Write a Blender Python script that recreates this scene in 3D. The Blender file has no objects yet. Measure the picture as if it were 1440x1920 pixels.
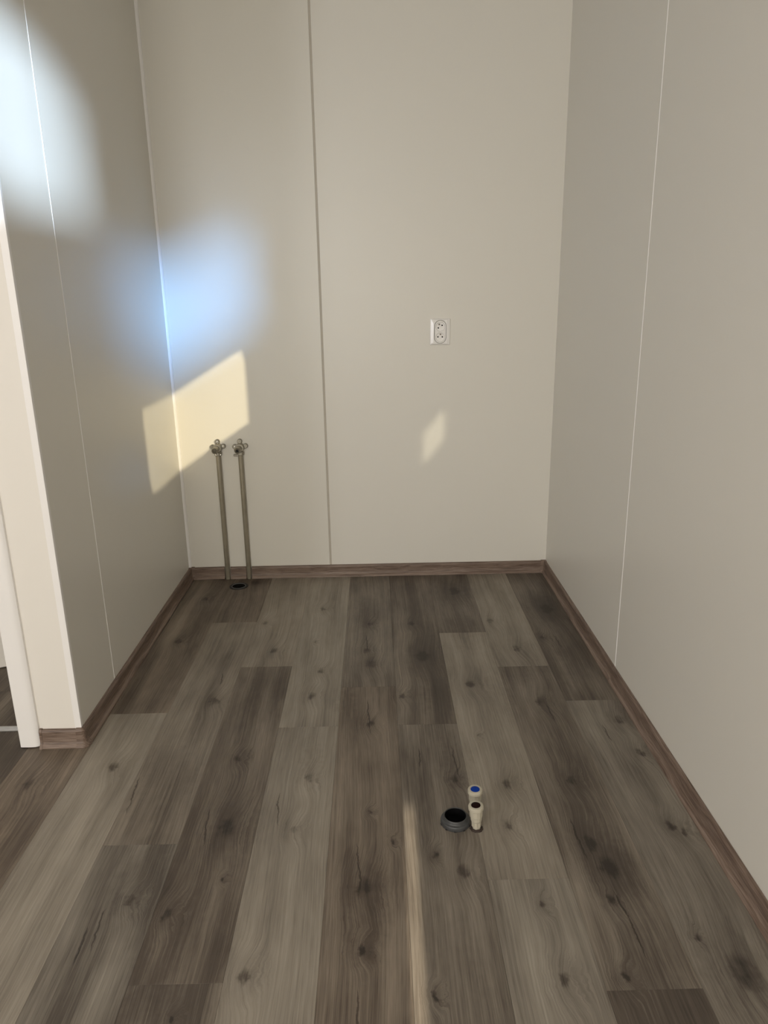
import bpy, bmesh, math, random
from mathutils import Vector, Matrix, Euler

S = bpy.context.scene
COL = S.collection
R = math.radians
PI = math.pi
random.seed(4)

# ------------------------------------------------------------------ camera
F_PX, PITCH, YAW, ROLL = 1376.45, 0.28668, 0.009616, -0.017055
CAM = Vector((-0.003924, -3.2021, 1.24787))
cp, sp, cy, sy = math.cos(PITCH), math.sin(PITCH), math.cos(YAW), math.sin(YAW)
fw = Vector((sy * cp, cy * cp, -sp))
r0 = Vector((cy, -sy, 0)); u0 = r0.cross(fw)
rt = math.cos(ROLL) * r0 + math.sin(ROLL) * u0
up = -math.sin(ROLL) * r0 + math.cos(ROLL) * u0
cam_data = bpy.data.cameras.new('camera')
cam_data.sensor_fit = 'VERTICAL'; cam_data.sensor_height = 36.0
cam_data.lens = F_PX / 1920.0 * 36.0
cam_data.clip_start = 0.02
cam = bpy.data.objects.new('camera', cam_data)
m = Matrix((rt, up, -fw)).transposed().to_4x4(); m.translation = CAM
cam.matrix_world = m
COL.objects.link(cam); S.camera = cam

# ------------------------------------------------------------------ exposure, world
vs = S.view_settings
vs.view_transform = 'Standard'; vs.look = 'None'; vs.gamma = 1.0; vs.use_curve_mapping = False
vs.exposure = 0.0
w = bpy.data.worlds.new('world'); S.world = w; w.use_nodes = True
bg = w.node_tree.nodes['Background']
bg.inputs['Color'].default_value = (0.62, 0.76, 1.0, 1); bg.inputs['Strength'].default_value = 0.35

# ------------------------------------------------------------------ room measures (metres)
XL, XR = -0.8776, 0.7751            # left and right faces of the recess
Y_END = -1.3167                     # front face of the left stub wall
Y_RIGHT_END = -2.12                 # where the right wall stops
X_EAST, X_WEST, Y_REAR, H = 1.2, -2.6, -8.6, 2.55
X_SEAM = -0.2238                    # joint of the back wall panels
Y_RS, Y_LS = -1.0206, -1.0306
HALL_Y = -0.45

# ------------------------------------------------------------------ lights
def area(name, loc, aim, sx, sy_, energy, color):
    l = bpy.data.lights.new(name, 'AREA'); l.shape = 'RECTANGLE'; l.size = sx; l.size_y = sy_
    l.energy = energy; l.color = color
    o = bpy.data.objects.new(name, l); COL.objects.link(o); o.location = loc
    o.rotation_euler = (Vector(aim) - Vector(loc)).to_track_quat('-Z', 'Y').to_euler()
    return o
def spot(name, loc, aim, cone, energy, color, radius):
    l = bpy.data.lights.new(name, 'SPOT'); l.energy = energy; l.color = color
    l.shadow_soft_size = radius; l.spot_size = R(cone); l.spot_blend = 0.1
    o = bpy.data.objects.new(name, l); COL.objects.link(o); o.location = loc
    o.rotation_euler = (Vector(aim) - Vector(loc)).to_track_quat('-Z', 'Y').to_euler()
    return o
# daylight through the big window at the rear of the room
area('daylight_rear_window', (-0.9, Y_REAR + 0.03, 1.45), (-0.9, 0, 1.45), 2.2, 1.5, 112, (1.0, 0.95, 0.86))
area('fill_left', (X_WEST + 0.03, -4.6, 1.4), (0, -4.0, 1.3), 1.3, 1.2, 70, (0.96, 0.945, 1.0))  # added fill for the right wall; no window opens here
# added fill from above for the stub wall's face and the near floor
area('ceiling_fill', (-0.7, -4.2, H - 0.06), (-0.7, -4.2, 0), 0.5, 0.5, 18, (1.0, 0.93, 0.82))
# added fill light for the hall behind the doorway
area('hall_fill', (-1.7, -0.95, H - 0.06), (-1.7, -0.95, 0), 0.3, 0.3, 2.2, (1.0, 0.88, 0.76))
# spots for sky and low sun, through unseen openings added to shape their patches
spot('low_sun', (6.0, -11.0, 5.0), (X_EAST, -3.31, 1.995), 3.2, 5600, (1.0, 0.86, 0.58), 0.03)
spot('sky_corner', (5.0, -13.0, 4.0), (X_EAST, -4.535, 2.16), 3.9, 11000, (0.22, 0.50, 1.0), 0.42)
spot('sky_left', (5.0, -18.0, 3.4), (X_EAST, -7.12, 2.3), 2.2, 58000, (0.60, 0.78, 1.0), 0.25)
spot('low_sun_glint', (2.4, -11.5, 3.1), (X_EAST, -5.15, 1.74), 2.2, 1500, (1.0, 0.90, 0.66), 0.028)
spot('low_sun_rear', (-0.1, -17.0, 4.5), (-0.012, Y_REAR, 1.8), 8, 34000, (1.0, 0.88, 0.70), 0.012)

# ------------------------------------------------------------------ node helpers
def new_mat(name):
    mt = bpy.data.materials.new(name); mt.use_nodes = True
    nt = mt.node_tree; return mt, nt, nt.nodes['Principled BSDF']
class N:
    """tiny expression builder for shader maths"""
    def __init__(s, nt, sock): s.nt, s.k = nt, sock
    def _op(s, op, *a):
        n = s.nt.nodes.new('ShaderNodeMath'); n.operation = op
        for i, v in enumerate((s,) + a):
            if isinstance(v, N): s.nt.links.new(v.k, n.inputs[i])
            else: n.inputs[i].default_value = v
        return N(s.nt, n.outputs[0])
    def __add__(s, o): return s._op('ADD', o)
    def __sub__(s, o): return s._op('SUBTRACT', o)
    def __mul__(s, o): return s._op('MULTIPLY', o)
    def __truediv__(s, o): return s._op('DIVIDE', o)
    __radd__ = __add__; __rmul__ = __mul__
    def min(s, o): return s._op('MINIMUM', o)
    def max(s, o): return s._op('MAXIMUM', o)
    def abs(s): return s._op('ABSOLUTE')
    def sin(s): return s._op('SINE')
    def pow(s, o): return s._op('POWER', o)
    def exp(s): return s._op('EXPONENT')
    def smin(s, o, d): return s._op('SMOOTH_MIN', o, d)
def smooth(v, a, b, lo=0.0, hi=1.0):
    n = v.nt.nodes.new('ShaderNodeMapRange'); n.interpolation_type = 'SMOOTHSTEP'
    v.nt.links.new(v.k, n.inputs[0])
    for i, q in enumerate((a, b, lo, hi)): n.inputs[i + 1].default_value = q
    return N(v.nt, n.outputs[0])
def comb(nt, x, y, z=0.0):
    n = nt.nodes.new('ShaderNodeCombineXYZ')
    for i, v in enumerate((x, y, z)):
        if isinstance(v, N): nt.links.new(v.k, n.inputs[i])
        else: n.inputs[i].default_value = v
    return n.outputs[0]
def noise(nt, vec, scale=1.0, detail=2.0, rough=0.5, dist=0.0):
    n = nt.nodes.new('ShaderNodeTexNoise'); nt.links.new(vec, n.inputs['Vector'])
    n.inputs['Scale'].default_value = scale; n.inputs['Detail'].default_value = detail
    n.inputs['Roughness'].default_value = rough; n.inputs['Distortion'].default_value = dist
    return N(nt, n.outputs['Fac'])
def sep(nt, sock):
    n = nt.nodes.new('ShaderNodeSeparateXYZ'); nt.links.new(sock, n.inputs[0])
    return [N(nt, n.outputs[i]) for i in range(3)]
def ramp(nt, v, stops):
    n = nt.nodes.new('ShaderNodeValToRGB'); nt.links.new(v.k, n.inputs[0])
    e = n.color_ramp.elements
    while len(e) < len(stops): e.new(0.5)
    for el, (pos, c) in zip(e, stops): el.position = pos; el.color = (*c, 1)
    return n.outputs[0]
def bump(nt, v, bsdf, strength, dist):
    n = nt.nodes.new('ShaderNodeBump'); nt.links.new(v.k, n.inputs['Height'])
    n.inputs['Strength'].default_value = strength; n.inputs['Distance'].default_value = dist
    nt.links.new(n.outputs[0], bsdf.inputs['Normal'])
def simple(name, color, rough=0.5, metal=0.0, spec=0.5, var=0.06, scale=40.0):
    mt, nt, b = new_mat(name)
    tc = nt.nodes.new('ShaderNodeTexCoord')
    v = noise(nt, tc.outputs['Object'], scale, 3.0)
    c = [ramp(nt, v, [(0.3, tuple(x * (1 - var) for x in color)), (0.7, tuple(min(1, x * (1 + var)) for x in color))])]
    nt.links.new(c[0], b.inputs['Base Color'])
    b.inputs['Roughness'].default_value = rough; b.inputs['Metallic'].default_value = metal
    b.inputs['Specular IOR Level'].default_value = spec
    return mt

M = {}
def wall_paint(name, color, rough, spec):
    mt, nt, b = new_mat(name)
    geo = nt.nodes.new('ShaderNodeNewGeometry')
    v = noise(nt, geo.outputs['Position'], 0.9, 2.0)
    c = ramp(nt, v, [(0.3, tuple(x * 0.985 for x in color)), (0.7, color)])
    nt.links.new(c, b.inputs['Base Color'])
    b.inputs['Roughness'].default_value = rough; b.inputs['Specular IOR Level'].default_value = spec
    g = noise(nt, geo.outputs['Position'], 520.0, 2.0)
    bump(nt, g, b, 0.05, 0.0004)
    return mt
M['panel'] = wall_paint('wall_panel_paint', (0.745, 0.72, 0.655), 0.36, 0.45)
M['cream'] = wall_paint('end_panel_paint', (0.82, 0.785, 0.725), 0.45, 0.4)
M['white'] = simple('white_trim', (0.88, 0.86, 0.84), 0.4, var=0.01, scale=3)
M['groove'] = simple('joint_backing_dark', (0.30, 0.28, 0.24), 0.7, var=0.05)  # dark backing seen in the joints between panels and planks
M['joint'] = simple('joint_filler_grey', (0.50, 0.46, 0.39), 0.6, var=0.03)
M['ceiling'] = wall_paint('ceiling_paint', (0.80, 0.78, 0.74), 0.7, 0.2)
M['plastic'] = simple('socket_plastic', (0.88, 0.86, 0.83), 0.15, var=0.01, scale=3)
M['dark_hole'] = simple('socket_hole', (0.01, 0.009, 0.008), 0.8)
M['brass_pin'] = simple('earth_pin', (0.22, 0.18, 0.14), 0.4, 0.7)
M['steel'] = simple('dull_steel_pipe', (0.37, 0.335, 0.26), 0.5, 0.5, var=0.1, scale=20)
M['chrome'] = simple('worn_chrome', (0.34, 0.32, 0.27), 0.30, 0.9, var=0.12, scale=60)
M['screw'] = simple('bright_screw', (0.85, 0.84, 0.80), 0.12, 1.0, var=0.03)
M['black'] = simple('black_plastic', (0.012, 0.012, 0.013), 0.5, var=0.15)
M['void'] = simple('black_and_bore_shade', (0.002, 0.002, 0.0023), 0.8, spec=0.1)  # drain disc's own black; also paints the dark inside the waste pipe
M['ring_grey'] = simple('seal_grey', (0.13, 0.13, 0.125), 0.45)
M['grey_pvc'] = simple('grey_pvc', (0.052, 0.053, 0.054), 0.42, var=0.12)
M['ivory'] = simple('ivory_plastic', (0.47, 0.435, 0.345), 0.4, var=0.03)
M['blue'] = simple('blue_cap_insert', (0.002, 0.035, 0.29), 0.6, spec=0.15, var=0.05)
M['maroon'] = simple('dark_maroon_insert', (0.012, 0.002, 0.0015), 0.7, spec=0.12)
M['soot'] = simple('dark_sealant', (0.035, 0.022, 0.016), 0.85, var=0.3, scale=90)
M['alu'] = simple('aluminium_strip', (0.52, 0.52, 0.52), 0.3, 0.85)
M['glass'] = simple('window_glass', (1, 1, 1), 0.02, var=0.0)
M['glass'].node_tree.nodes['Principled BSDF'].inputs['Transmission Weight'].default_value = 1.0

# ---- vinyl plank: knots, smudges and grain printed on the boards
KNOTS = [(-0.239, -0.381, 0.014), (-0.459, -0.505, 0.013), (-0.394, -0.747, 0.016), (-0.249, -0.684, 0.006), (-0.21, -0.904, 0.014), (-0.23, -1.07, 0.016), (-0.544, -1.09, 0.016), (-0.568, -0.072, 0.025), (-0.052, -0.763, 0.016), (-0.04, -0.869, 0.02), (-0.756, -0.247, 0.016), (-0.769, -0.651, 0.014), (-0.041, -0.535, 0.012), (0.328, -0.215, 0.03), (0.437, -0.529, 0.016), (0.497, -0.771, 0.018), (0.149, -0.814, 0.03), (0.122, -0.539, 0.015), (0.295, -1.021, 0.018), (0.686, -0.423, 0.03), (0.067, -1.082, 0.011), (0.608, -0.685, 0.012), (0.502, -1.137, 0.018), (-0.754, -1.427, 0.016), (-0.389, -1.685, 0.024), (-0.959, -1.501, 0.016), (-0.558, -1.906, 0.012), (-0.466, -1.945, 0.012), (-0.277, -2.099, 0.014), (-0.393, -2.182, 0.006), (-0.413, -1.405, 0.012), (-0.537, -1.093, 0.014), (-0.366, -1.85, 0.005), (-0.206, -1.501, 0.014), (-0.037, -1.243, 0.013), (-0.038, -1.641, 0.006), (-0.05, -1.885, 0.02), (-0.053, -2.045, 0.01), (0.282, -1.32, 0.005), (0.325, -1.543, 0.014), (0.3, -1.7, 0.013), (0.176, -1.845, 0.016), (0.189, -1.516, 0.011), (0.018, -1.747, 0.006), (0.085, -2.15, 0.007), (0.116, -1.792, 0.008), (-0.224, -1.701, 0.012), (0.498, -1.534, 0.014), (0.505, -1.846, 0.026), (0.484, -1.766, 0.018), (0.482, -1.937, 0.011), (0.332, -2.124, 0.013), (0.679, -2.118, 0.03), (0.695, -1.713, 0.012), (0.718, -1.738, 0.011), (0.45, -2.12, 0.009), (0.332, -1.944, 0.008), (0.721, -1.253, 0.018), (0.724, -1.416, 0.014), (0.626, -2.04, 0.008)]
SMUDGES = [(-0.614, -1.463, 0.05), (-0.552, -1.533, 0.045), (-0.548, -1.833, 0.05), (-0.37, -2.061, 0.06), (-0.404, -1.983, 0.05), (-0.04, -1.967, 0.04), (0.508, -1.835, 0.05), (-0.202, -1.406, 0.03), (0.208, -1.446, 0.04), (-0.115, -1.095, 0.03), (0.593, -0.874, 0.06), (0.127, -2.176, 0.06), (-0.893, -1.683, 0.08), (0.164, -0.814, 0.06), (0.18, -1.074, 0.05), (0.322, -0.227, 0.06), (0.677, -0.417, 0.05), (-0.653, -0.113, 0.06), (-0.384, -1.016, 0.06), (0.663, -2.137, 0.06), (-0.05, -0.433, 0.05), (0.473, -1.73, 0.05), (-0.456, -2.105, 0.04), (-0.38, -1.701, 0.06), (0.38, -1.082, 0.04), (0.506, -2.155, 0.06), (0.455, -0.907, 0.05), (0.324, -0.602, 0.05)]
CRACKS = [(-0.66, -1.55, 0.17), (-0.60, -1.98, 0.12), (-0.62, -2.02, 0.10), (-0.042, -1.2, 0.22), (-0.062, -1.83, 0.18), (-0.055, -2.2, 0.15), (0.10, -1.42, 0.10), (0.20, -1.44, 0.16), (0.52, -1.2, 0.11), (0.50, -2.0, 0.2), (0.46, -1.75, 0.16), (0.66, -1.32, 0.10), (-0.44, -1.68, 0.15), (-0.27, -1.62, 0.14), (0.66, -0.72, 0.12), (-0.05, -0.7, 0.14), (-0.545, -0.95, 0.1)]
def make_plank_material():
    mt, nt, b = new_mat('grey_brown_oak_vinyl')
    geo = nt.nodes.new('ShaderNodeNewGeometry'); x, y, z = sep(nt, geo.outputs['Position'])
    oi = nt.nodes.new('ShaderNodeObjectInfo'); tone, seed, warm = sep(nt, oi.outputs['Color'])
    sd = seed * 53.0
    wob = noise(nt, comb(nt, x, y, sd), 45.0, 3.0, 0.6) - 0.5
    wob2 = noise(nt, comb(nt, x + 7.3, y * 0.6, sd), 45.0, 3.0, 0.6) - 0.5
    def field(items, ysq, pos):
        out = None
        for kx, ky, kr in items:
            d = nt.nodes.new('ShaderNodeVectorMath'); d.operation = 'DISTANCE'
            nt.links.new(pos, d.inputs[0]); d.inputs[1].default_value = (kx, ky * ysq, 0)
            v = N(nt, d.outputs['Value']) * (1.0 / kr)
            out = v if out is None else out.min(v)
        return out
    kp = comb(nt, x + wob * 0.028, y * 0.6 + wob2 * 0.02)
    kd = field(KNOTS, 0.6, kp)
    spos = comb(nt, x + wob * 0.06, y * 0.28 + wob2 * 0.05)
    sdist = field(SMUDGES, 0.28, spos)
    # thin dark cracks
    ck = None
    for cx, cyy, cl in CRACKS:
        wv = (x + (y * 0.06) + wob * 0.010 + noise_low(nt, x, y) * 0.02 - (cx + cyy * 0.06)).abs() * (1 / 0.0016)
        ly = (y - cyy).abs() * (1 / (cl * 0.5))
        v = wv + ly.pow(4.0) * 2.0
        ck = v if ck is None else ck.min(v)
    crack = smooth(ck, 0.5, 1.9, 1.0, 0.0)
    # grain that flows round the knots
    bend = smooth(kd, 0.0, 4.5, 0.022, 0.0)
    flow = noise(nt, comb(nt, x * 2.2, y * 0.9, sd), 1.0, 2.0) * 0.065
    u = x + bend + flow
    lines = noise(nt, comb(nt, u * 210.0, y * 2.2, sd), 1.0, 2.0, 0.6)
    fibre = noise(nt, comb(nt, u * 520.0, y * 14.0, sd), 1.0, 2.0, 0.6)
    bands = noise(nt, comb(nt, x * 17.0 + flow * 30.0, y * 1.1, sd + 3.0), 1.0, 2.0, 0.45)
    cloud = noise(nt, comb(nt, x * 9.0, y * 3.5, sd + 9.0), 1.0, 3.0, 0.55)
    ring = (u * 900.0).sin() * smooth(bands, 0.42, 0.62) * smooth(kd, 1.0, 9.0, 1.0, 0.25)
    knot = smooth(kd, 0.25, 1.1, 1.0, 0.0)
    halo = smooth(kd, 0.6, 3.2, 1.0, 0.0)
    smg = smooth(sdist, 0.0, 1.5, 1.0, 0.0) * smooth(cloud, 0.3, 0.6, 0.45, 1.0)
    t = tone + (bands - 0.5) * 0.62 + (lines - 0.5) * 0.40 + (fibre - 0.5) * 0.36 + (cloud - 0.5) * 0.50 + ring * 0.018
    t = t - smg * 0.15 - halo * 0.07 - knot * smooth(wob2, -0.15, 0.15, 0.16, 0.36) - crack * 0.28
    c = ramp(nt, t, [(0.0, (0.034, 0.028, 0.023)), (0.28, (0.092, 0.077, 0.063)), (0.55, (0.208, 0.186, 0.154)), (1.0, (0.405, 0.370, 0.312))])
    mx = nt.nodes.new('ShaderNodeMix'); mx.data_type = 'RGBA'; mx.blend_type = 'MULTIPLY'
    nt.links.new(warm.k, mx.inputs[0]); nt.links.new(c, mx.inputs[6]); mx.inputs[7].default_value = (1.05, 0.94, 0.86, 1)
    nt.links.new(mx.outputs[2], b.inputs['Base Color'])
    b.inputs['Specular IOR Level'].default_value = 0.35
    rg = (fibre - 0.5) * 0.15 + 0.50
    nt.links.new(rg.k, b.inputs['Roughness'])
    bump(nt, lines * 0.6 + fibre * 0.4, b, 0.12, 0.0006)
    return mt
_low = {}
def noise_low(nt, x, y):
    if nt.name not in _low: _low[nt.name] = noise(nt, comb(nt, x * 3.0, y * 9.0), 1.0, 2.0) - 0.5
    return _low[nt.name]
M['plank'] = make_plank_material()

def make_base_material():
    mt, nt, b = new_mat('brown_oak_skirting')
    tc = nt.nodes.new('ShaderNodeTexCoord'); x, y, z = sep(nt, tc.outputs['Object'])
    fl = noise(nt, comb(nt, x * 5.0, y * 14.0, z * 14.0), 1.0, 2.0)
    l = noise(nt, comb(nt, x * 6.0, y * 260.0 + fl * 6.0, z * 260.0 + fl * 6.0), 1.0, 3.0, 0.6)
    f = noise(nt, comb(nt, x * 30.0, y * 600.0, z * 700.0), 1.0, 2.0)
    cl = noise(nt, comb(nt, x * 4.0, y * 20.0, z * 20.0), 1.0, 2.0)
    t = l * 0.62 + f * 0.22 + cl * 0.16
    c = ramp(nt, t, [(0.33, (0.070, 0.045, 0.032)), (0.50, (0.185, 0.132, 0.102)), (0.67, (0.300, 0.232, 0.188))])
    nt.links.new(c, b.inputs['Base Color']); b.inputs['Roughness'].default_value = 0.45
    b.inputs['Specular IOR Level'].default_value = 0.35
    bump(nt, l, b, 0.15, 0.0006)
    return mt
M['base'] = make_base_material()

# ------------------------------------------------------------------ mesh helpers
def link(name, me, mat, parent=None, **props):
    o = bpy.data.objects.new(name, me); COL.objects.link(o)
    if mat is not None and not me.materials: me.materials.append(mat)
    if parent: o.parent = parent
    for k, v in props.items(): o[k] = v
    return o
def mesh_from(bm, name, smooth_=False):
    bmesh.ops.recalc_face_normals(bm, faces=bm.faces)
    me = bpy.data.meshes.new(name); bm.to_mesh(me); bm.free()
    if smooth_:
        for p in me.polygons: p.use_smooth = True
        me.set_sharp_from_angle(angle=R(35))
    return me
def box_bm(bm, x0, x1, y0, y1, z0, z1, bevel=0.0):
    r = bmesh.ops.create_cube(bm, size=1.0)
    vs_ = r['verts']
    for v in vs_:
        v.co = Vector(((x0 + x1) / 2 + v.co.x * (x1 - x0), (y0 + y1) / 2 + v.co.y * (y1 - y0), (z0 + z1) / 2 + v.co.z * (z1 - z0)))
    if bevel:
        ed = list({e for v in vs_ for e in v.link_edges})
        bmesh.ops.bevel(bm, geom=ed, offset=bevel, segments=1, affect='EDGES')
def box(name, mat, x0, x1, y0, y1, z0, z1, bevel=0.0, parent=None, **props):
    bm = bmesh.new(); box_bm(bm, x0, x1, y0, y1, z0, z1, bevel)
    return link(name, mesh_from(bm, name), mat, parent, **props)
def lathe_bm(bm, prof, n=32, center=(0, 0, 0), axis='Z', closed=False, a0=0.0, a1=2 * PI):
    """prof: list of (radius, height)"""
    full = abs(a1 - a0 - 2 * PI) < 1e-6
    cnt = n if full else n + 1
    rings = []
    c = Vector(center)
    rot = {'Z': Matrix.Identity(3), 'Y': Matrix.Rotation(R(90), 3, 'X'), 'X': Matrix.Rotation(R(90), 3, 'Y')}[axis] if isinstance(axis, str) else Vector((0, 0, 1)).rotation_difference(Vector(axis)).to_matrix()
    for r_, h in prof:
        if r_ < 1e-7:
            rings.append([bm.verts.new(c + rot @ Vector((0, 0, h)))])
        else:
            rings.append([bm.verts.new(c + rot @ Vector((r_ * math.cos(a0 + (a1 - a0) * i / n), r_ * math.sin(a0 + (a1 - a0) * i / n), h))) for i in range(cnt)])
    pairs = list(zip(rings, rings[1:])) + ([(rings[-1], rings[0])] if closed else [])
    for A, B in pairs:
        for i in range(n):
            j = (i + 1) % n if full else i + 1
            if len(A) == 1 and len(B) == 1: continue
            if len(A) == 1: bm.faces.new((A[0], B[i], B[j]))
            elif len(B) == 1: bm.faces.new((A[i], A[j], B[0]))
            else: bm.faces.new((A[i], A[j], B[j], B[i]))
def lathe(name, mat, prof, n=32, center=(0, 0, 0), axis='Z', closed=False, parent=None, flat=False, **props):
    bm = bmesh.new(); lathe_bm(bm, prof, n, center, axis, closed)
    return link(name, mesh_from(bm, name, not flat), mat, parent, **props)
def prism_bm(bm, outline, d0, d1):
    """outline in the (x, z) plane, extruded along y from d0 to d1"""
    a = [bm.verts.new((x, d0, z)) for x, z in outline]; b_ = [bm.verts.new((x, d1, z)) for x, z in outline]
    bm.faces.new(a); bm.faces.new(list(reversed(b_)))
    for i in range(len(a)):
        j = (i + 1) % len(a); bm.faces.new((a[i], b_[i], b_[j], a[j]))
def empty(name, loc, label, cat, group=None):
    o = bpy.data.objects.new(name, None); o.empty_display_size = 0.05; COL.objects.link(o); o.location = loc
    o['label'] = label; o['category'] = cat
    if group: o['group'] = group
    return o
def wall_holes(name, mat, axis, p0, p1, u0_, u1_, z0, z1, holes):
    """wall slab across the axis from p0 to p1 with rectangular openings (u0,u1,z0,z1)"""
    us = sorted({u0_, u1_, *[h[0] for h in holes], *[h[1] for h in holes]})
    zs = sorted({z0, z1, *[h[2] for h in holes], *[h[3] for h in holes]})
    solid = lambda a, b_, c, d: not any(h[0] < (a + b_) / 2 < h[1] and h[2] < (c + d) / 2 < h[3] for h in holes)
    bm = bmesh.new()
    cell = {}
    for i in range(len(us) - 1):
        for k in range(len(zs) - 1): cell[i, k] = solid(us[i], us[i + 1], zs[k], zs[k + 1])
    vt = {}
    def V(p, u, z):
        key = (p, u, z)
        if key not in vt: vt[key] = bm.verts.new((p, u, z) if axis == 'X' else (u, p, z))
        return vt[key]
    for (i, k), s_ in cell.items():
        if not s_: continue
        a, b_, c, d = us[i], us[i + 1], zs[k], zs[k + 1]
        for p in (p0, p1): bm.faces.new((V(p, a, c), V(p, b_, c), V(p, b_, d), V(p, a, d)))
        for di, dk, e in ((-1, 0, ((a, c), (a, d))), (1, 0, ((b_, c), (b_, d))), (0, -1, ((a, c), (b_, c))), (0, 1, ((a, d), (b_, d)))):
            if not cell.get((i + di, k + dk), False):
                (ua, za), (ub, zb) = e
                bm.faces.new((V(p0, ua, za), V(p0, ub, zb), V(p1, ub, zb), V(p1, ua, za)))
    return link(name, mesh_from(bm, name), mat, kind='structure')

# ------------------------------------------------------------------ floor: slab and planks
floor = box('floor', M['groove'], X_WEST - 0.1, X_EAST + 0.1, Y_REAR - 0.1, 0.1, -0.12, -0.0052, kind='structure')
X_A, PW, PL = 0.0452, 0.18, 1.2443
JOINT = {-5: -1.156, -4: -0.493, -3: -0.868, -2: -1.252, -1: -1.023, 0: -1.252, 1: -0.629, 2: -0.905, 3: -1.136, 4: -0.31, -6: -0.72, -7: -0.30, -8: -1.0}
TONE = {(-5, 0): (.43, .8), (-5, 1): (.69, .25), (-4, 0): (.40, .8), (-4, 1): (.52, .4), (-4, 2): (.44, .1), (-3, 0): (.61, .4), (-3, 1): (.40, .55), (-3, 2): (.38, .4),
        (-2, 0): (.63, .25), (-2, 1): (.63, .25), (-1, 0): (.46, .35), (-1, 1): (.44, .75), (0, 0): (.40, .45), (0, 1): (.46, .3), (1, 0): (.40, .4), (1, 1): (.63, .3), (1, 2): (.60, .15),
        (2, 0): (.63, .3), (2, 1): (.43, .4), (2, 2): (.34, .4), (3, 0): (.36, .4), (3, 1): (.51, .15), (-6, 0): (.4, .5), (-6, 1): (.42, .95), (-6, 2): (.5, .6), (-7, 0): (.33, .5), (-7, 1): (.32, .5), (-7, 2): (.45, .5), (-8, 0): (.33, .5), (-8, 1): (.36, .5), (-9, 0): (.33, .5), (-9, 1): (.34, .5)}  # hall planks toned darker to paint in the dim light there
plank_mesh = {}
def plank(x0, x1, y0, y1, tone, warm):
    g = 0.00012
    L, W = round(y1 - y0, 4), round(x1 - x0, 4)
    key = (L, W)
    if key not in plank_mesh:
        bm = bmesh.new(); box_bm(bm, -W / 2 + g, W / 2 - g, -L / 2 + g, L / 2 - g, -0.005, 0.0)
        top = [e for e in bm.edges if all(abs(v.co.z) < 1e-6 for v in e.verts)]
        bmesh.ops.bevel(bm, geom=top, offset=0.0003, segments=1, affect='EDGES')
        me = mesh_from(bm, 'plank'); me.materials.append(M['plank']); plank_mesh[key] = me
    o = link('plank', plank_mesh[key], None, floor)
    o.location = ((x0 + x1) / 2, (y0 + y1) / 2, 0)
    o.color = (tone, random.random(), warm, 1)
Y_STRIP = -1.228
for i in range(-15, 7):
    x0, x1 = X_A + i * PW, X_A + (i + 1) * PW
    if x0 > X_EAST - 0.01: continue
    x1 = min(x1, X_EAST)
    j0 = JOINT.get(i, -0.35 - (i * 0.417) % 1.244)
    ends = [0.0]
    e = j0
    while e > 0: e -= PL
    while e > -4.6: ends.append(e); e -= PL
    ends.append(e)
    for k in range(len(ends) - 1):
        yb, yf = ends[k], ends[k + 1]
        if i <= -6 and yf > HALL_Y: continue
        if i >= 4 and yb > Y_RIGHT_END:               # beyond the right wall only its front half
            if yf > Y_RIGHT_END: continue
            yb = Y_RIGHT_END
        if i <= -6 and yb > HALL_Y: yb = HALL_Y
        tn, wm = TONE.get((i, k), (0.40 + 0.2 * random.random(), random.random() * 0.6))
        xa = x0
        if i == -5: pass
        plank(xa, x1, yf, yb, tn, wm)

# ------------------------------------------------------------------ walls
T = 0.008                                              # panel thickness
def panels(parent, axis, face, sgn, spans, z0, z1, mat, gap=0.0015):
    """flat panels standing on the backing wall; joints between them stay recessed"""
    for a, b_ in spans:
        bm = bmesh.new()
        if axis == 'Y': box_bm(bm, a + gap, b_ - gap, min(face, face + sgn * T), max(face, face + sgn * T), z0, z1, 0.0006)
        else: box_bm(bm, min(face, face + sgn * T), max(face, face + sgn * T), a + gap, b_ - gap, z0, z1, 0.0006)
        link('panel', mesh_from(bm, 'panel'), mat, parent)
wb = box('wall_back', M['groove'], XL - 0.10, XR + 0.10, T, 0.09, 0, H, kind='structure')
panels(wb, 'Y', 0.0, 1, [(XL - 0.008, X_SEAM), (X_SEAM, XR + 0.008)], 0, H, M['panel'], 0.0045)
box('joint_strip', M['joint'], X_SEAM - 0.0043, X_SEAM + 0.0043, 0.0022, T, 0, H, parent=wb)
wr = box('wall_right', M['panel'], XR + T, XR + 0.10, Y_RIGHT_END + 0.0, 0.0, 0, H, kind='structure')
panels(wr, 'X', XR, 1, [(Y_RIGHT_END, Y_RS), (Y_RS, 0.003)], 0, H, M['panel'])
wl = box('wall_left', M['panel'], -1.0, XL - T, Y_END + T, 0.0, 0, H, kind='structure')
panels(wl, 'X', XL, -1, [(Y_END + 0.0005, Y_LS), (Y_LS, 0.003)], 0, H, M['panel'])
panels(wl, 'Y', Y_END, 1, [(-1.0, XL - 0.009)], 0, H, M['cream'], 0.0)
# slim sealed joints of the side walls
box('joint_strip', M['white'], XR - 0.0012, XR + 0.004, Y_RS - 0.0017, Y_RS + 0.0017, 0.055, H, 0.0008, parent=wr)
box('joint_strip', M['white'], XL - 0.004, XL + 0.0012, Y_LS - 0.0017, Y_LS + 0.0017, 0.055, H, 0.0008, parent=wl)
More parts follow.
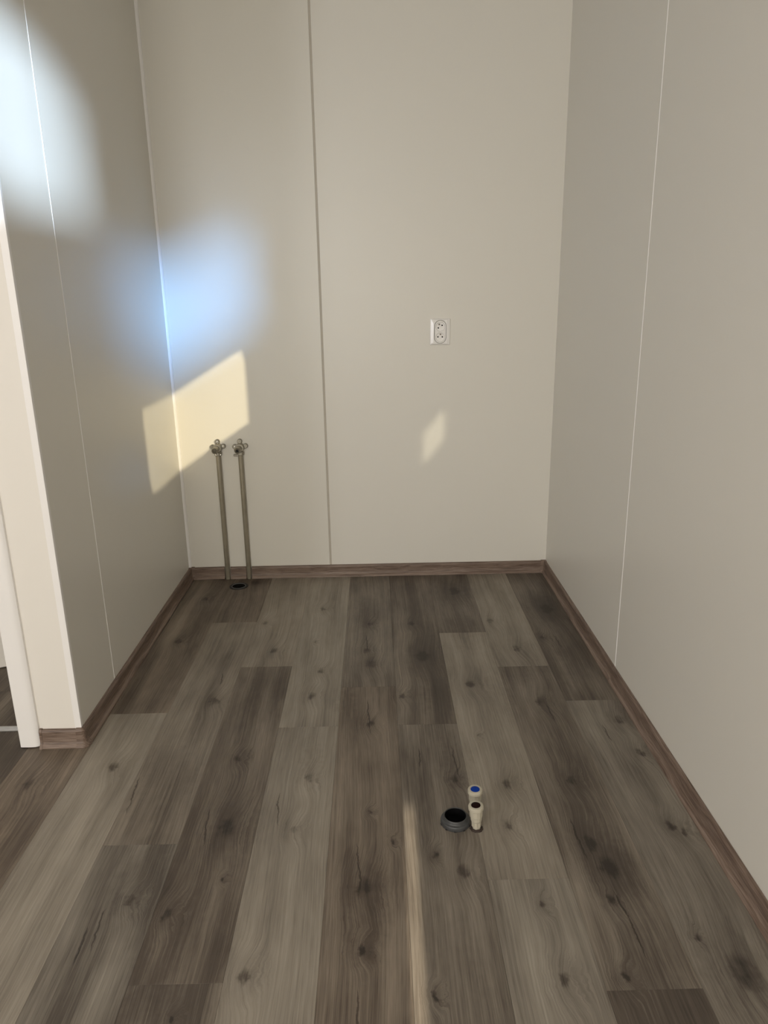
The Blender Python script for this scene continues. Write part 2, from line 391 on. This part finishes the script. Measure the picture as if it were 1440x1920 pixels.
# white bead in the left corner, L-profile on the stub wall's edge
bm = bmesh.new(); lathe_bm(bm, [(0.011, 0.05), (0.011, H)], 6, (XL, 0, 0), 'Z', a0=-PI / 2, a1=0)
link('trim_1', mesh_from(bm, 'trim_1', True), M['white'], kind='structure')
bm = bmesh.new()
box_bm(bm, XL - 0.0172, XL + 0.0012, Y_END - 0.0012, Y_END + 0.0005, 0.05, H, 0.0004)
box_bm(bm, XL - 0.0003, XL + 0.0012, Y_END + 0.0005, Y_END + 0.010, 0.05, H, 0.0004)
link('trim_2', mesh_from(bm, 'trim_2'), M['white'], kind='structure')
# door casing with a rounded outer edge, and the lining behind it
prof = [(-1.0555, 0.0), (-1.0555, 0.012), (-1.0535, 0.0145), (-1.024, 0.0155), (-1.012, 0.0145), (-1.004, 0.0115), (-0.9995, 0.007), (-0.9985, 0.0)]
bm = bmesh.new()
a = [bm.verts.new((x, Y_END - d, 0.004)) for x, d in prof]; b_ = [bm.verts.new((x, Y_END - d, 2.08)) for x, d in prof]
bm.faces.new(a); bm.faces.new(list(reversed(b_)))
for i in range(len(a)):
    j = (i + 1) % len(a); bm.faces.new((a[i], a[j], b_[j], b_[i]))
trim3 = link('trim_3', mesh_from(bm, 'trim_3', True), M['white'], kind='structure')
box('jamb', M['white'], -1.0555, -1.0, Y_END, -1.19, 0.004, 2.04, 0.001, parent=trim3)
# doorway wall left of the stub, hall behind it
wall_holes('wall_front_left', M['cream'], 'Y', Y_END, -1.19, X_WEST, -1.0, 0, H, [(-1.85, -1.0555, -0.001, 2.04)])
box('wall_hall', M['panel'], X_WEST, -1.0, HALL_Y, HALL_Y + 0.08, 0, H, kind='structure')
box('wall_hall_left', M['panel'], X_WEST - 0.08, X_WEST, Y_END, HALL_Y + 0.08, 0, H, kind='structure')
th = box('trim_4', M['alu'], -1.85, -1.0555, -1.2415, -1.2145, 0.0, 0.003, 0.001, kind='structure')
for yy in (-1.2345, -1.228, -1.2215): box('ridge', M['alu'], -1.849, -1.0565, yy - 0.0012, yy + 0.0012, 0.003, 0.0040, parent=th)
# open door leaf standing in the hall
door = box('door_1', M['cream'], -0.84, 0.0, 0.0, 0.04, 0.004, 2.03, 0.002, kind='structure')
door.location = (-1.12, -0.735, 0); door.rotation_euler = (0, 0, R(25))
lathe('door_handle', M['alu'], [(0, -0.045), (0.009, -0.045), (0.009, 0.0), (0.024, 0.0), (0.024, -0.006), (0, -0.006)], 16, (-0.78, -0.001, 1.05), (0, 1, 0), parent=door)
# ceiling and the rest of the room behind the photographer
box('ceiling', M['ceiling'], X_WEST - 0.1, X_EAST + 0.1, Y_REAR - 0.1, 0.1, H, H + 0.08, kind='structure')
OPEN = [(-3.675, -2.95, 1.87, 2.123), (-5.12, -3.90, 1.996, 2.37), (-7.48, -6.85, 2.13, 2.47), (-5.37, -4.93, 1.69, 1.80)]  # unseen openings, placed and sized to shape the light patches
wall_holes('wall_right_rear', M['panel'], 'X', X_EAST, X_EAST + 0.03, Y_REAR, Y_RIGHT_END, 0, H, OPEN)
box('wall_right_return', M['panel'], XR + 0.10, X_EAST, Y_RIGHT_END, Y_RIGHT_END + 0.09, 0, H, kind='structure')
box('wall_left_rear', M['panel'], X_WEST - 0.08, X_WEST, Y_REAR, Y_END, 0, H, kind='structure')
# added unseen baffle outside: stops one spot leaking through its neighbour's opening
bm = bmesh.new()
fa, fb, fn = Vector((1.235, -3.845, 0)), Vector((2.10, -5.165, 0)), Vector((0.83, 0.55, 0)) * 0.012
lo = [bm.verts.new(p_ + Vector((0, 0, 1.2))) for p_ in (fa - fn, fb - fn, fb + fn, fa + fn)]; hi = [bm.verts.new(v.co + Vector((0, 0, 1.9))) for v in lo]
bm.faces.new(lo); bm.faces.new(hi)
for i in range(4): bm.faces.new((lo[i], lo[(i + 1) % 4], hi[(i + 1) % 4], hi[i]))
link('light_baffle', mesh_from(bm, 'light_baffle'), M['ceiling'], kind='structure')
SLIT = (-0.0195, -0.0045, 0.95, 2.05)  # added unseen slit that shapes the bright stripe on the floor
wall_holes('wall_rear', M['panel'], 'Y', Y_REAR - 0.03, Y_REAR, X_WEST, X_EAST, 0, H, [SLIT])

# ------------------------------------------------------------------ baseboards
BH = 0.055
BP = [(0.0, 0.0), (0.020, 0.0), (0.0200, 0.0025), (0.0185, 0.0060), (0.0140, 0.0100), (0.0115, 0.0140), (0.0105, 0.0200), (0.0100, 0.0440), (0.0105, 0.0455), (0.0095, 0.0500), (0.0065, 0.0540), (0.003, BH), (0.0, BH)]
def base_mesh(length, scale=1.0, cut0=0.0, cut1=0.0):
    """runs along +x, thickness towards -y; cut0/cut1 = mitre factor at the ends"""
    bm = bmesh.new()
    a = [bm.verts.new((cut0 * d * scale, -d * scale, z * (1 + (scale - 1) * 0.4))) for d, z in BP]
    b_ = [bm.verts.new((length + cut1 * d * scale, -d * scale, z * (1 + (scale - 1) * 0.4))) for d, z in BP]
    bm.faces.new(a); bm.faces.new(list(reversed(b_)))
    for i in range(len(a)):
        j = (i + 1) % len(a); bm.faces.new((a[i], a[j], b_[j], b_[i]))
    return mesh_from(bm, 'skirting', True)
def base(name, loc, rotz, length, parent=None, scale=1.0, c0=0.0, c1=0.0, **props):
    o = link(name, base_mesh(length, scale, c0, c1), M['base'], parent, **props)
    o.location = loc; o.rotation_euler = (0, 0, rotz)
    return o
PIPE_X = (-0.7005, -0.6025)
PR = 0.0107
CW = 0.024
# back wall: three lengths, cut round the pipes
bb = base('baseboard_back', (PIPE_X[1] + PR + 0.002, 0, 0), 0, XR - CW - (PIPE_X[1] + PR + 0.002), kind='structure')
def child_at(o, parent, loc, rotz, tilt=0.0):
    o.parent = parent
    o.matrix_parent_inverse = Matrix.Translation(parent.location).inverted() if parent.rotation_euler.z == 0 else (Matrix.Translation(parent.location) @ Matrix.Rotation(parent.rotation_euler.z, 4, 'Z')).inverted()
    o.location = loc; o.rotation_euler = (0, tilt, rotz)
ln = PIPE_X[0] - PR - 0.003 - (XL + CW)
p = base('skirting_piece', (0, 0, 0), 0, ln); child_at(p, bb, (XL + CW, -0.0015, 0.0), R(-0.6), R(-0.9))
p = base('skirting_piece', (0, 0, 0), 0, PIPE_X[1] - PIPE_X[0] - 2 * PR - 0.004); child_at(p, bb, (PIPE_X[0] + PR + 0.002, 0, 0), 0)
def inner_corner(parent, x, left):
    """moulded inside-corner piece"""
    bm = bmesh.new()
    for me, mw in ((base_mesh(CW, 1.12, 1.0 if left else 0.0, 0.0 if left else -1.0), Matrix.Translation((x if left else x - CW, 0, 0))),
                   (base_mesh(CW, 1.12, 0.0 if left else 1.0, -1.0 if left else 0.0), (Matrix.Translation((x, -CW, 0)) @ Matrix.Rotation(PI / 2, 4, 'Z')) if left else (Matrix.Translation((x, 0, 0)) @ Matrix.Rotation(-PI / 2, 4, 'Z')))):
        me.transform(mw); bm.from_mesh(me); bpy.data.meshes.remove(me)
    o = link('corner_piece', mesh_from(bm, 'corner_piece', True), M['base'])
    child_at(o, parent, (0, 0, 0), 0)
inner_corner(bb, XL, True); inner_corner(bb, XR, False)
# left wall, right wall in two lengths, front of the stub wall with an outside corner and an end cap
OC = 0.014
base('baseboard_left', (XL, Y_END + OC, 0), PI / 2, -CW - (Y_END + OC), kind='structure')
br = base('baseboard_right', (XR, -CW, 0), -PI / 2, -CW - Y_RS - 0.0004, kind='structure')
p = base('skirting_piece', (0, 0, 0), 0, Y_RS - 0.0006 - Y_RIGHT_END); child_at(p, br, (XR - 0.0006, Y_RS - 0.0006, 0), -PI / 2)
bf = base('baseboard_front', (-0.990, Y_END, 0), 0, XL - OC + 0.990, kind='structure')
bm = bmesh.new()
for me, mw in ((base_mesh(OC, 1.10), Matrix.Translation((XL - OC, Y_END, 0))), (base_mesh(OC, 1.10), Matrix.Translation((XL, Y_END, 0)) @ Matrix.Rotation(PI / 2, 4, 'Z'))):
    me.transform(mw); bm.from_mesh(me); bpy.data.meshes.remove(me)
lathe_bm(bm, [(max(d, 1e-4) * 1.10, z * 1.04) for d, z in BP], 8, (XL, Y_END, 0), 'Z', a0=-PI / 2, a1=0)
o = link('corner_piece', mesh_from(bm, 'corner_piece', True), M['base']); child_at(o, bf, (0, 0, 0), 0)
o = link('end_cap', base_mesh(0.0075, 1.10), M['base']); child_at(o, bf, (-0.9975, Y_END, 0), 0)

# ------------------------------------------------------------------ water pipes with wall taps
ZV = 0.617
def hexprism(r_, h0, h1): return [(0, h0), (r_, h0), (r_, h1), (0, h1)]
def water_pipe(x, label, lever, ang):
    t = empty('water_pipe', (x, -0.0145, 0), label, 'pipe', None)
    y0 = 0.0145                                            # wall face in local coordinates
    lathe('pipe', M['steel'], [(0, 0.0), (PR - 0.001, 0.0), (PR, 0.002), (PR, ZV - 0.02), (0, ZV - 0.02)], 20, (0, 0, 0), parent=t)
    # lobed wall plate with three screws
    bm = bmesh.new()
    lathe_bm(bm, [(0, 0), (0.0185, 0), (0.0185, 0.004), (0, 0.004)], 24, (0, y0, ZV), (0, -1, 0))
    plate = link('wall_plate', mesh_from(bm, 'wall_plate', True), M['chrome'], t)
    for a_ in (92, 4, 182):
        cx, cz = 0.0235 * math.cos(R(a_)), ZV + 0.0235 * math.sin(R(a_)) + (0.003 if a_ > 80 and a_ < 100 else 0.004)
        lb = lathe('lug', M['chrome'], [(0, 0), (0.0110, 0), (0.0110, 0.010), (0.0085, 0.0125), (0, 0.0125)], 18, (cx, y0, cz), (0, -1, 0), parent=plate)
        if (a_ > 100) == lever:
            lathe('screw', M['screw'], [(0.0045, 0), (0.0045, 0.0015), (0.003, 0.003), (0, 0.0034)], 12, (cx, y0 - 0.0125, cz), (0, -1, 0), parent=plate)
    # elbow body, collar round the pipe, outlet towards the room with a plug
    lathe('elbow_body', M['chrome'], [(0, 0), (0.0192, 0), (0.0195, 0.022), (0.0170, 0.028), (0, 0.028)], 24, (0, y0 - 0.002, ZV), (0, -1, 0), parent=t)
    col = lathe('collar', M['chrome'], [(0, 0), (0.0140, 0), (0.0160, 0.002), (0.0160, 0.014), (0.0140, 0.0165), (0, 0.0165)], 6 if lever else 20, (0, 0, ZV - 0.0345), parent=t, flat=lever)
    d = Vector((math.sin(ang) * 0.6, -1, -0.18)).normalized()
    c0 = Vector((0, y0 - 0.024, ZV))
    out = lathe('outlet', M['chrome'], [(0, 0), (0.0115, 0), (0.0115, 0.014), (0.0140, 0.0145), (0.0140, 0.034), (0.0128, 0.0357), (0.0070, 0.0357), (0.0065, 0.031), (0, 0.031)], 20, c0, d, parent=t)
    lathe('plug', M['black'] if lever else M['chrome'], [(0, 0.030), (0.0062, 0.030), (0.0060, 0.0345), (0, 0.0350)], 6, c0, d, parent=out, flat=True)
    if lever:
        bm = bmesh.new(); box_bm(bm, -0.028, -0.004, -0.018, -0.008, ZV - 0.036, ZV - 0.027, 0.002)
        link('lever', mesh_from(bm, 'lever'), M['chrome'], t)
    else:
        for sx in (-0.006, 0.0135):
            lathe('screw', M['screw'], [(0, 0), (0.0035, 0), (0.0035, 0.003), (0.002, 0.0045), (0, 0.0048)], 12, (sx, -0.0145, ZV - 0.028), (0, -1, 0.3), parent=col)
    return t
water_pipe(PIPE_X[0], 'dull steel water pipe with round tap head, the one nearer the left corner', False, -0.25)
water_pipe(PIPE_X[1], 'dull steel water pipe whose tap head has a small side lever, right one of two', True, -0.25)

# ------------------------------------------------------------------ round floor drain by the pipes
t = empty('floor_drain', (-0.635, -0.1095, 0), 'small round black floor drain cover below the two steel pipes', 'drain')
lathe('drain_ring', M['black'], [(0.031, 0.0), (0.0415, 0.0), (0.0410, 0.002), (0.0385, 0.0032), (0.0335, 0.0032), (0.031, 0.0022)], 40, closed=True, parent=t)
lathe('seal_ring', M['ring_grey'], [(0.0288, 0.0), (0.031, 0.0), (0.0308, 0.0032), (0.0295, 0.0034), (0.0288, 0.0024)], 40, closed=True, parent=t, label='thin grey inner ring')
lathe('plug_disc', M['void'], [(0, 0.0), (0.0286, 0.0), (0.0286, 0.0016), (0.026, 0.0020), (0, 0.0012)], 36, parent=t)

# ------------------------------------------------------------------ waste pipe socket in the floor
t = empty('waste_pipe', (0.1735, -1.6855, 0), 'open dark grey plastic waste pipe stub standing in the plank floor', 'pipe')
body = lathe('pipe_socket', M['grey_pvc'], [(0.0262, 0.0), (0.0358, 0.0), (0.0366, 0.0030), (0.0362, 0.0105), (0.0350, 0.0122), (0.0312, 0.0132), (0.0298, 0.0145), (0.0292, 0.0160), (0.0288, 0.0208), (0.0280, 0.0219), (0.0268, 0.0217), (0.0262, 0.0200)], 48, closed=True, parent=t)
lathe('dark_liner', M['void'], [(0.0240, 0.0010), (0.0261, 0.0010), (0.0261, 0.0205), (0.0254, 0.0203), (0.0245, 0.0160)], 40, closed=True, parent=t)  # black liner paints the pipe's inside dark
lathe('bore_dark', M['void'], [(0, 0.0005), (0.0245, 0.0005), (0.0245, 0.0010), (0, 0.0010)], 36, parent=t)  # black disc paints in the darkness of a deep pipe
for k in range(10):
    a_ = k * 2 * PI / 10 + 0.2
    bm = bmesh.new(); box_bm(bm, 0.0345, 0.0378, -0.003, 0.003, 0.0, 0.0035, 0.0006)
    o = link('rib', mesh_from(bm, 'rib'), M['black'], body); o.rotation_euler = (0, 0, a_)

# ------------------------------------------------------------------ two capped water stubs
def capped(loc, mat, label, tilt):
    t = empty('capped_pipe', loc, label, 'pipe', 'capped water stubs in the floor')
    t.rotation_euler = tilt
    lathe('stem', M['ivory'], [(0, 0.0), (0.0094, 0.0), (0.0094, 0.030), (0, 0.030)], 20, parent=t)
    for k in range(6):
        a_ = k * PI / 3 + 0.3
        bm = bmesh.new(); box_bm(bm, 0.0088, 0.0116, -0.0030, 0.0030, 0.009, 0.026, 0.0006)
        o = link('tab', mesh_from(bm, 'tab'), M['ivory'], t); o.rotation_euler = (0, 0, a_)
    lathe('nut', M['ivory'], [(0, 0.022), (0.0118, 0.022), (0.0136, 0.0265), (0.0138, 0.0350), (0.0156, 0.0375), (0.0162, 0.058), (0, 0.058)], 12, parent=t, flat=True)
    cap = lathe('cap', M['ivory'], [(0, 0.0555), (0.0168, 0.0555), (0.0184, 0.0575), (0.0186, 0.0640), (0.0176, 0.0668), (0.0152, 0.068), (0.0118, 0.068), (0.0114, 0.0668), (0, 0.0668)], 36, parent=t)
    lathe('insert', mat, [(0, 0.0665), (0.0112, 0.0665), (0.0112, 0.0676), (0.0102, 0.0681), (0, 0.0681)], 32, parent=cap, label='blue disc' if mat == M['blue'] else 'very dark maroon disc')
    bm = bmesh.new()
    n = 20; rnd = random.Random(7 if mat == M['blue'] else 3)
    outer = [(0.0155 + rnd.uniform(-0.0012, 0.0022)) for _ in range(n)]
    v0 = [bm.verts.new((0.0108 * math.cos(i * 2 * PI / n), 0.0108 * math.sin(i * 2 * PI / n), 0.004 + rnd.uniform(-.001, .0012))) for i in range(n)]
    v1 = [bm.verts.new((outer[i] * math.cos(i * 2 * PI / n), outer[i] * math.sin(i * 2 * PI / n), 0.0002)) for i in range(n)]
    v2 = [bm.verts.new((outer[i] * .8 * math.cos(i * 2 * PI / n), outer[i] * .8 * math.sin(i * 2 * PI / n), 0.0042)) for i in range(n)]
    for A, B in ((v0, v2), (v2, v1)):
        for i in range(n): bm.faces.new((A[i], A[(i + 1) % n], B[(i + 1) % n], B[i]))
    link('sealant_ring', mesh_from(bm, 'sealant_ring', True), M['soot'], t, label='dark crumbly sealant')
    return t
capped((0.2225, -1.7085, 0), M['maroon'], 'ivory capped water stub with dark maroon disc, in front of the blue one', (R(0.5), R(-2.5), 0))
capped((0.2270, -1.648, 0), M['blue'], 'ivory capped water stub with blue disc, behind the maroon one', (R(1.0), R(-1.5), R(20)))

# ------------------------------------------------------------------ double power socket on the back wall
t = empty('power_socket', (0.278, 0, 1.0965), 'white double wall socket with two round wells on the back wall', 'socket')
t.rotation_euler = (0, R(0.6), 0)
HW, HH, IW, IH, D = 0.0425, 0.0540, 0.0250, 0.0480, 0.0095
def stadium(w_, h_, n=14):
    pts = []
    for i in range(n + 1): a_ = PI * i / n; pts.append((w_ * math.cos(a_), (h_ - w_) + w_ * math.sin(a_)))
    for i in range(n + 1): a_ = PI + PI * i / n; pts.append((w_ * math.cos(a_), -(h_ - w_) + w_ * math.sin(a_)))
    return pts
def rect_like(pts, w_, h_):
    out = []
    for x, z in pts:
        s_ = 1e9
        if abs(x) > 1e-9: s_ = min(s_, w_ / abs(x))
        if abs(z) > 1e-9: s_ = min(s_, h_ / abs(z))
        out.append([x * s_, z * s_])
    for sx in (-1, 1):
        for sz in (-1, 1):
            i = min(range(len(out)), key=lambda q: (out[q][0] - sx * w_) ** 2 + (out[q][1] - sz * h_) ** 2)
            out[i] = [sx * w_, sz * h_]
    return out
def loft(loops):
    bm = bmesh.new(); rs = [[bm.verts.new((x, y, z)) for x, z in pts] for pts, y in loops]
    for A, B in zip(rs, rs[1:]):
        n = len(A)
        for i in range(n): bm.faces.new((A[i], A[(i + 1) % n], B[(i + 1) % n], B[i]))
    return bm
st = stadium(IW, IH)
bm = loft([(rect_like(st, HW, HH), 0.0), (rect_like(st, HW, HH), -0.0035), (rect_like(st, HW - 0.002, HH - 0.002), -0.0060), (rect_like(st, HW - 0.014, HH - 0.0042), -D), (stadium(IW + 0.0012, IH + 0.0012), -D), (stadium(IW + 0.0004, IH + 0.0004), -D + 0.0015), (st, -0.003)])
me = mesh_from(bm, 'frame')
link('frame', me, M['plastic'], t)
# insert with two round wells
CZ = (0.0209, -0.0224); RW = 0.0193
bm = bmesh.new()
n = 40
def circle(r_, cz): return [(r_ * math.cos(2 * PI * i / n), cz + r_ * math.sin(2 * PI * i / n)) for i in range(n)]
FY, WY = -0.0112, -0.0050
def fill(bm, loops, y):
    es = []
    vsl = []
    for pts in loops:
        vv = [bm.verts.new((x, y, z)) for x, z in pts]; vsl.append(vv)
        es += [bm.edges.new((vv[i], vv[(i + 1) % len(vv)])) for i in range(len(vv))]
    bmesh.ops.triangle_fill(bm, use_beauty=True, edges=es)
    return vsl
vl = fill(bm, [stadium(IW - 0.0018, IH - 0.0018), circle(RW, CZ[0]), circle(RW, CZ[1])], FY)
rim = [bm.verts.new((x, -0.003, z)) for x, z in stadium(IW - 0.0012, IH - 0.0012)]
for i in range(len(rim)): bm.faces.new((vl[0][i], vl[0][(i + 1) % len(rim)], rim[(i + 1) % len(rim)], rim[i]))
for q, cz in ((1, CZ[0]), (2, CZ[1])):
    low = [bm.verts.new((x, WY, z)) for x, z in circle(RW - 0.0016, cz)]
    for i in range(n): bm.faces.new((vl[q][i], vl[q][(i + 1) % n], low[(i + 1) % n], low[i]))
    bm.faces.new(low)
ins = link('insert', mesh_from(bm, 'insert'), M['plastic'], t)
for hx, hz in ((0.0077, 0.0266), (-0.0082, 0.0162), (-0.0093, -0.0209), (0.0093, -0.0209)):
    lathe('contact_hole', M['dark_hole'], [(0, 0), (0.0032, 0), (0.0030, 0.0004), (0, 0.0004)], 14, (hx, WY, hz), (0, -1, 0), parent=ins)
for hx, hz in ((-0.0046, 0.0309), (0.0008, -0.0100)):
    lathe('earth_pin', M['brass_pin'], [(0, 0), (0.0030, 0), (0.0030, 0.0055), (0.0015, 0.0075), (0, 0.0078)], 14, (hx, WY, hz), (0, -1, 0), parent=ins)
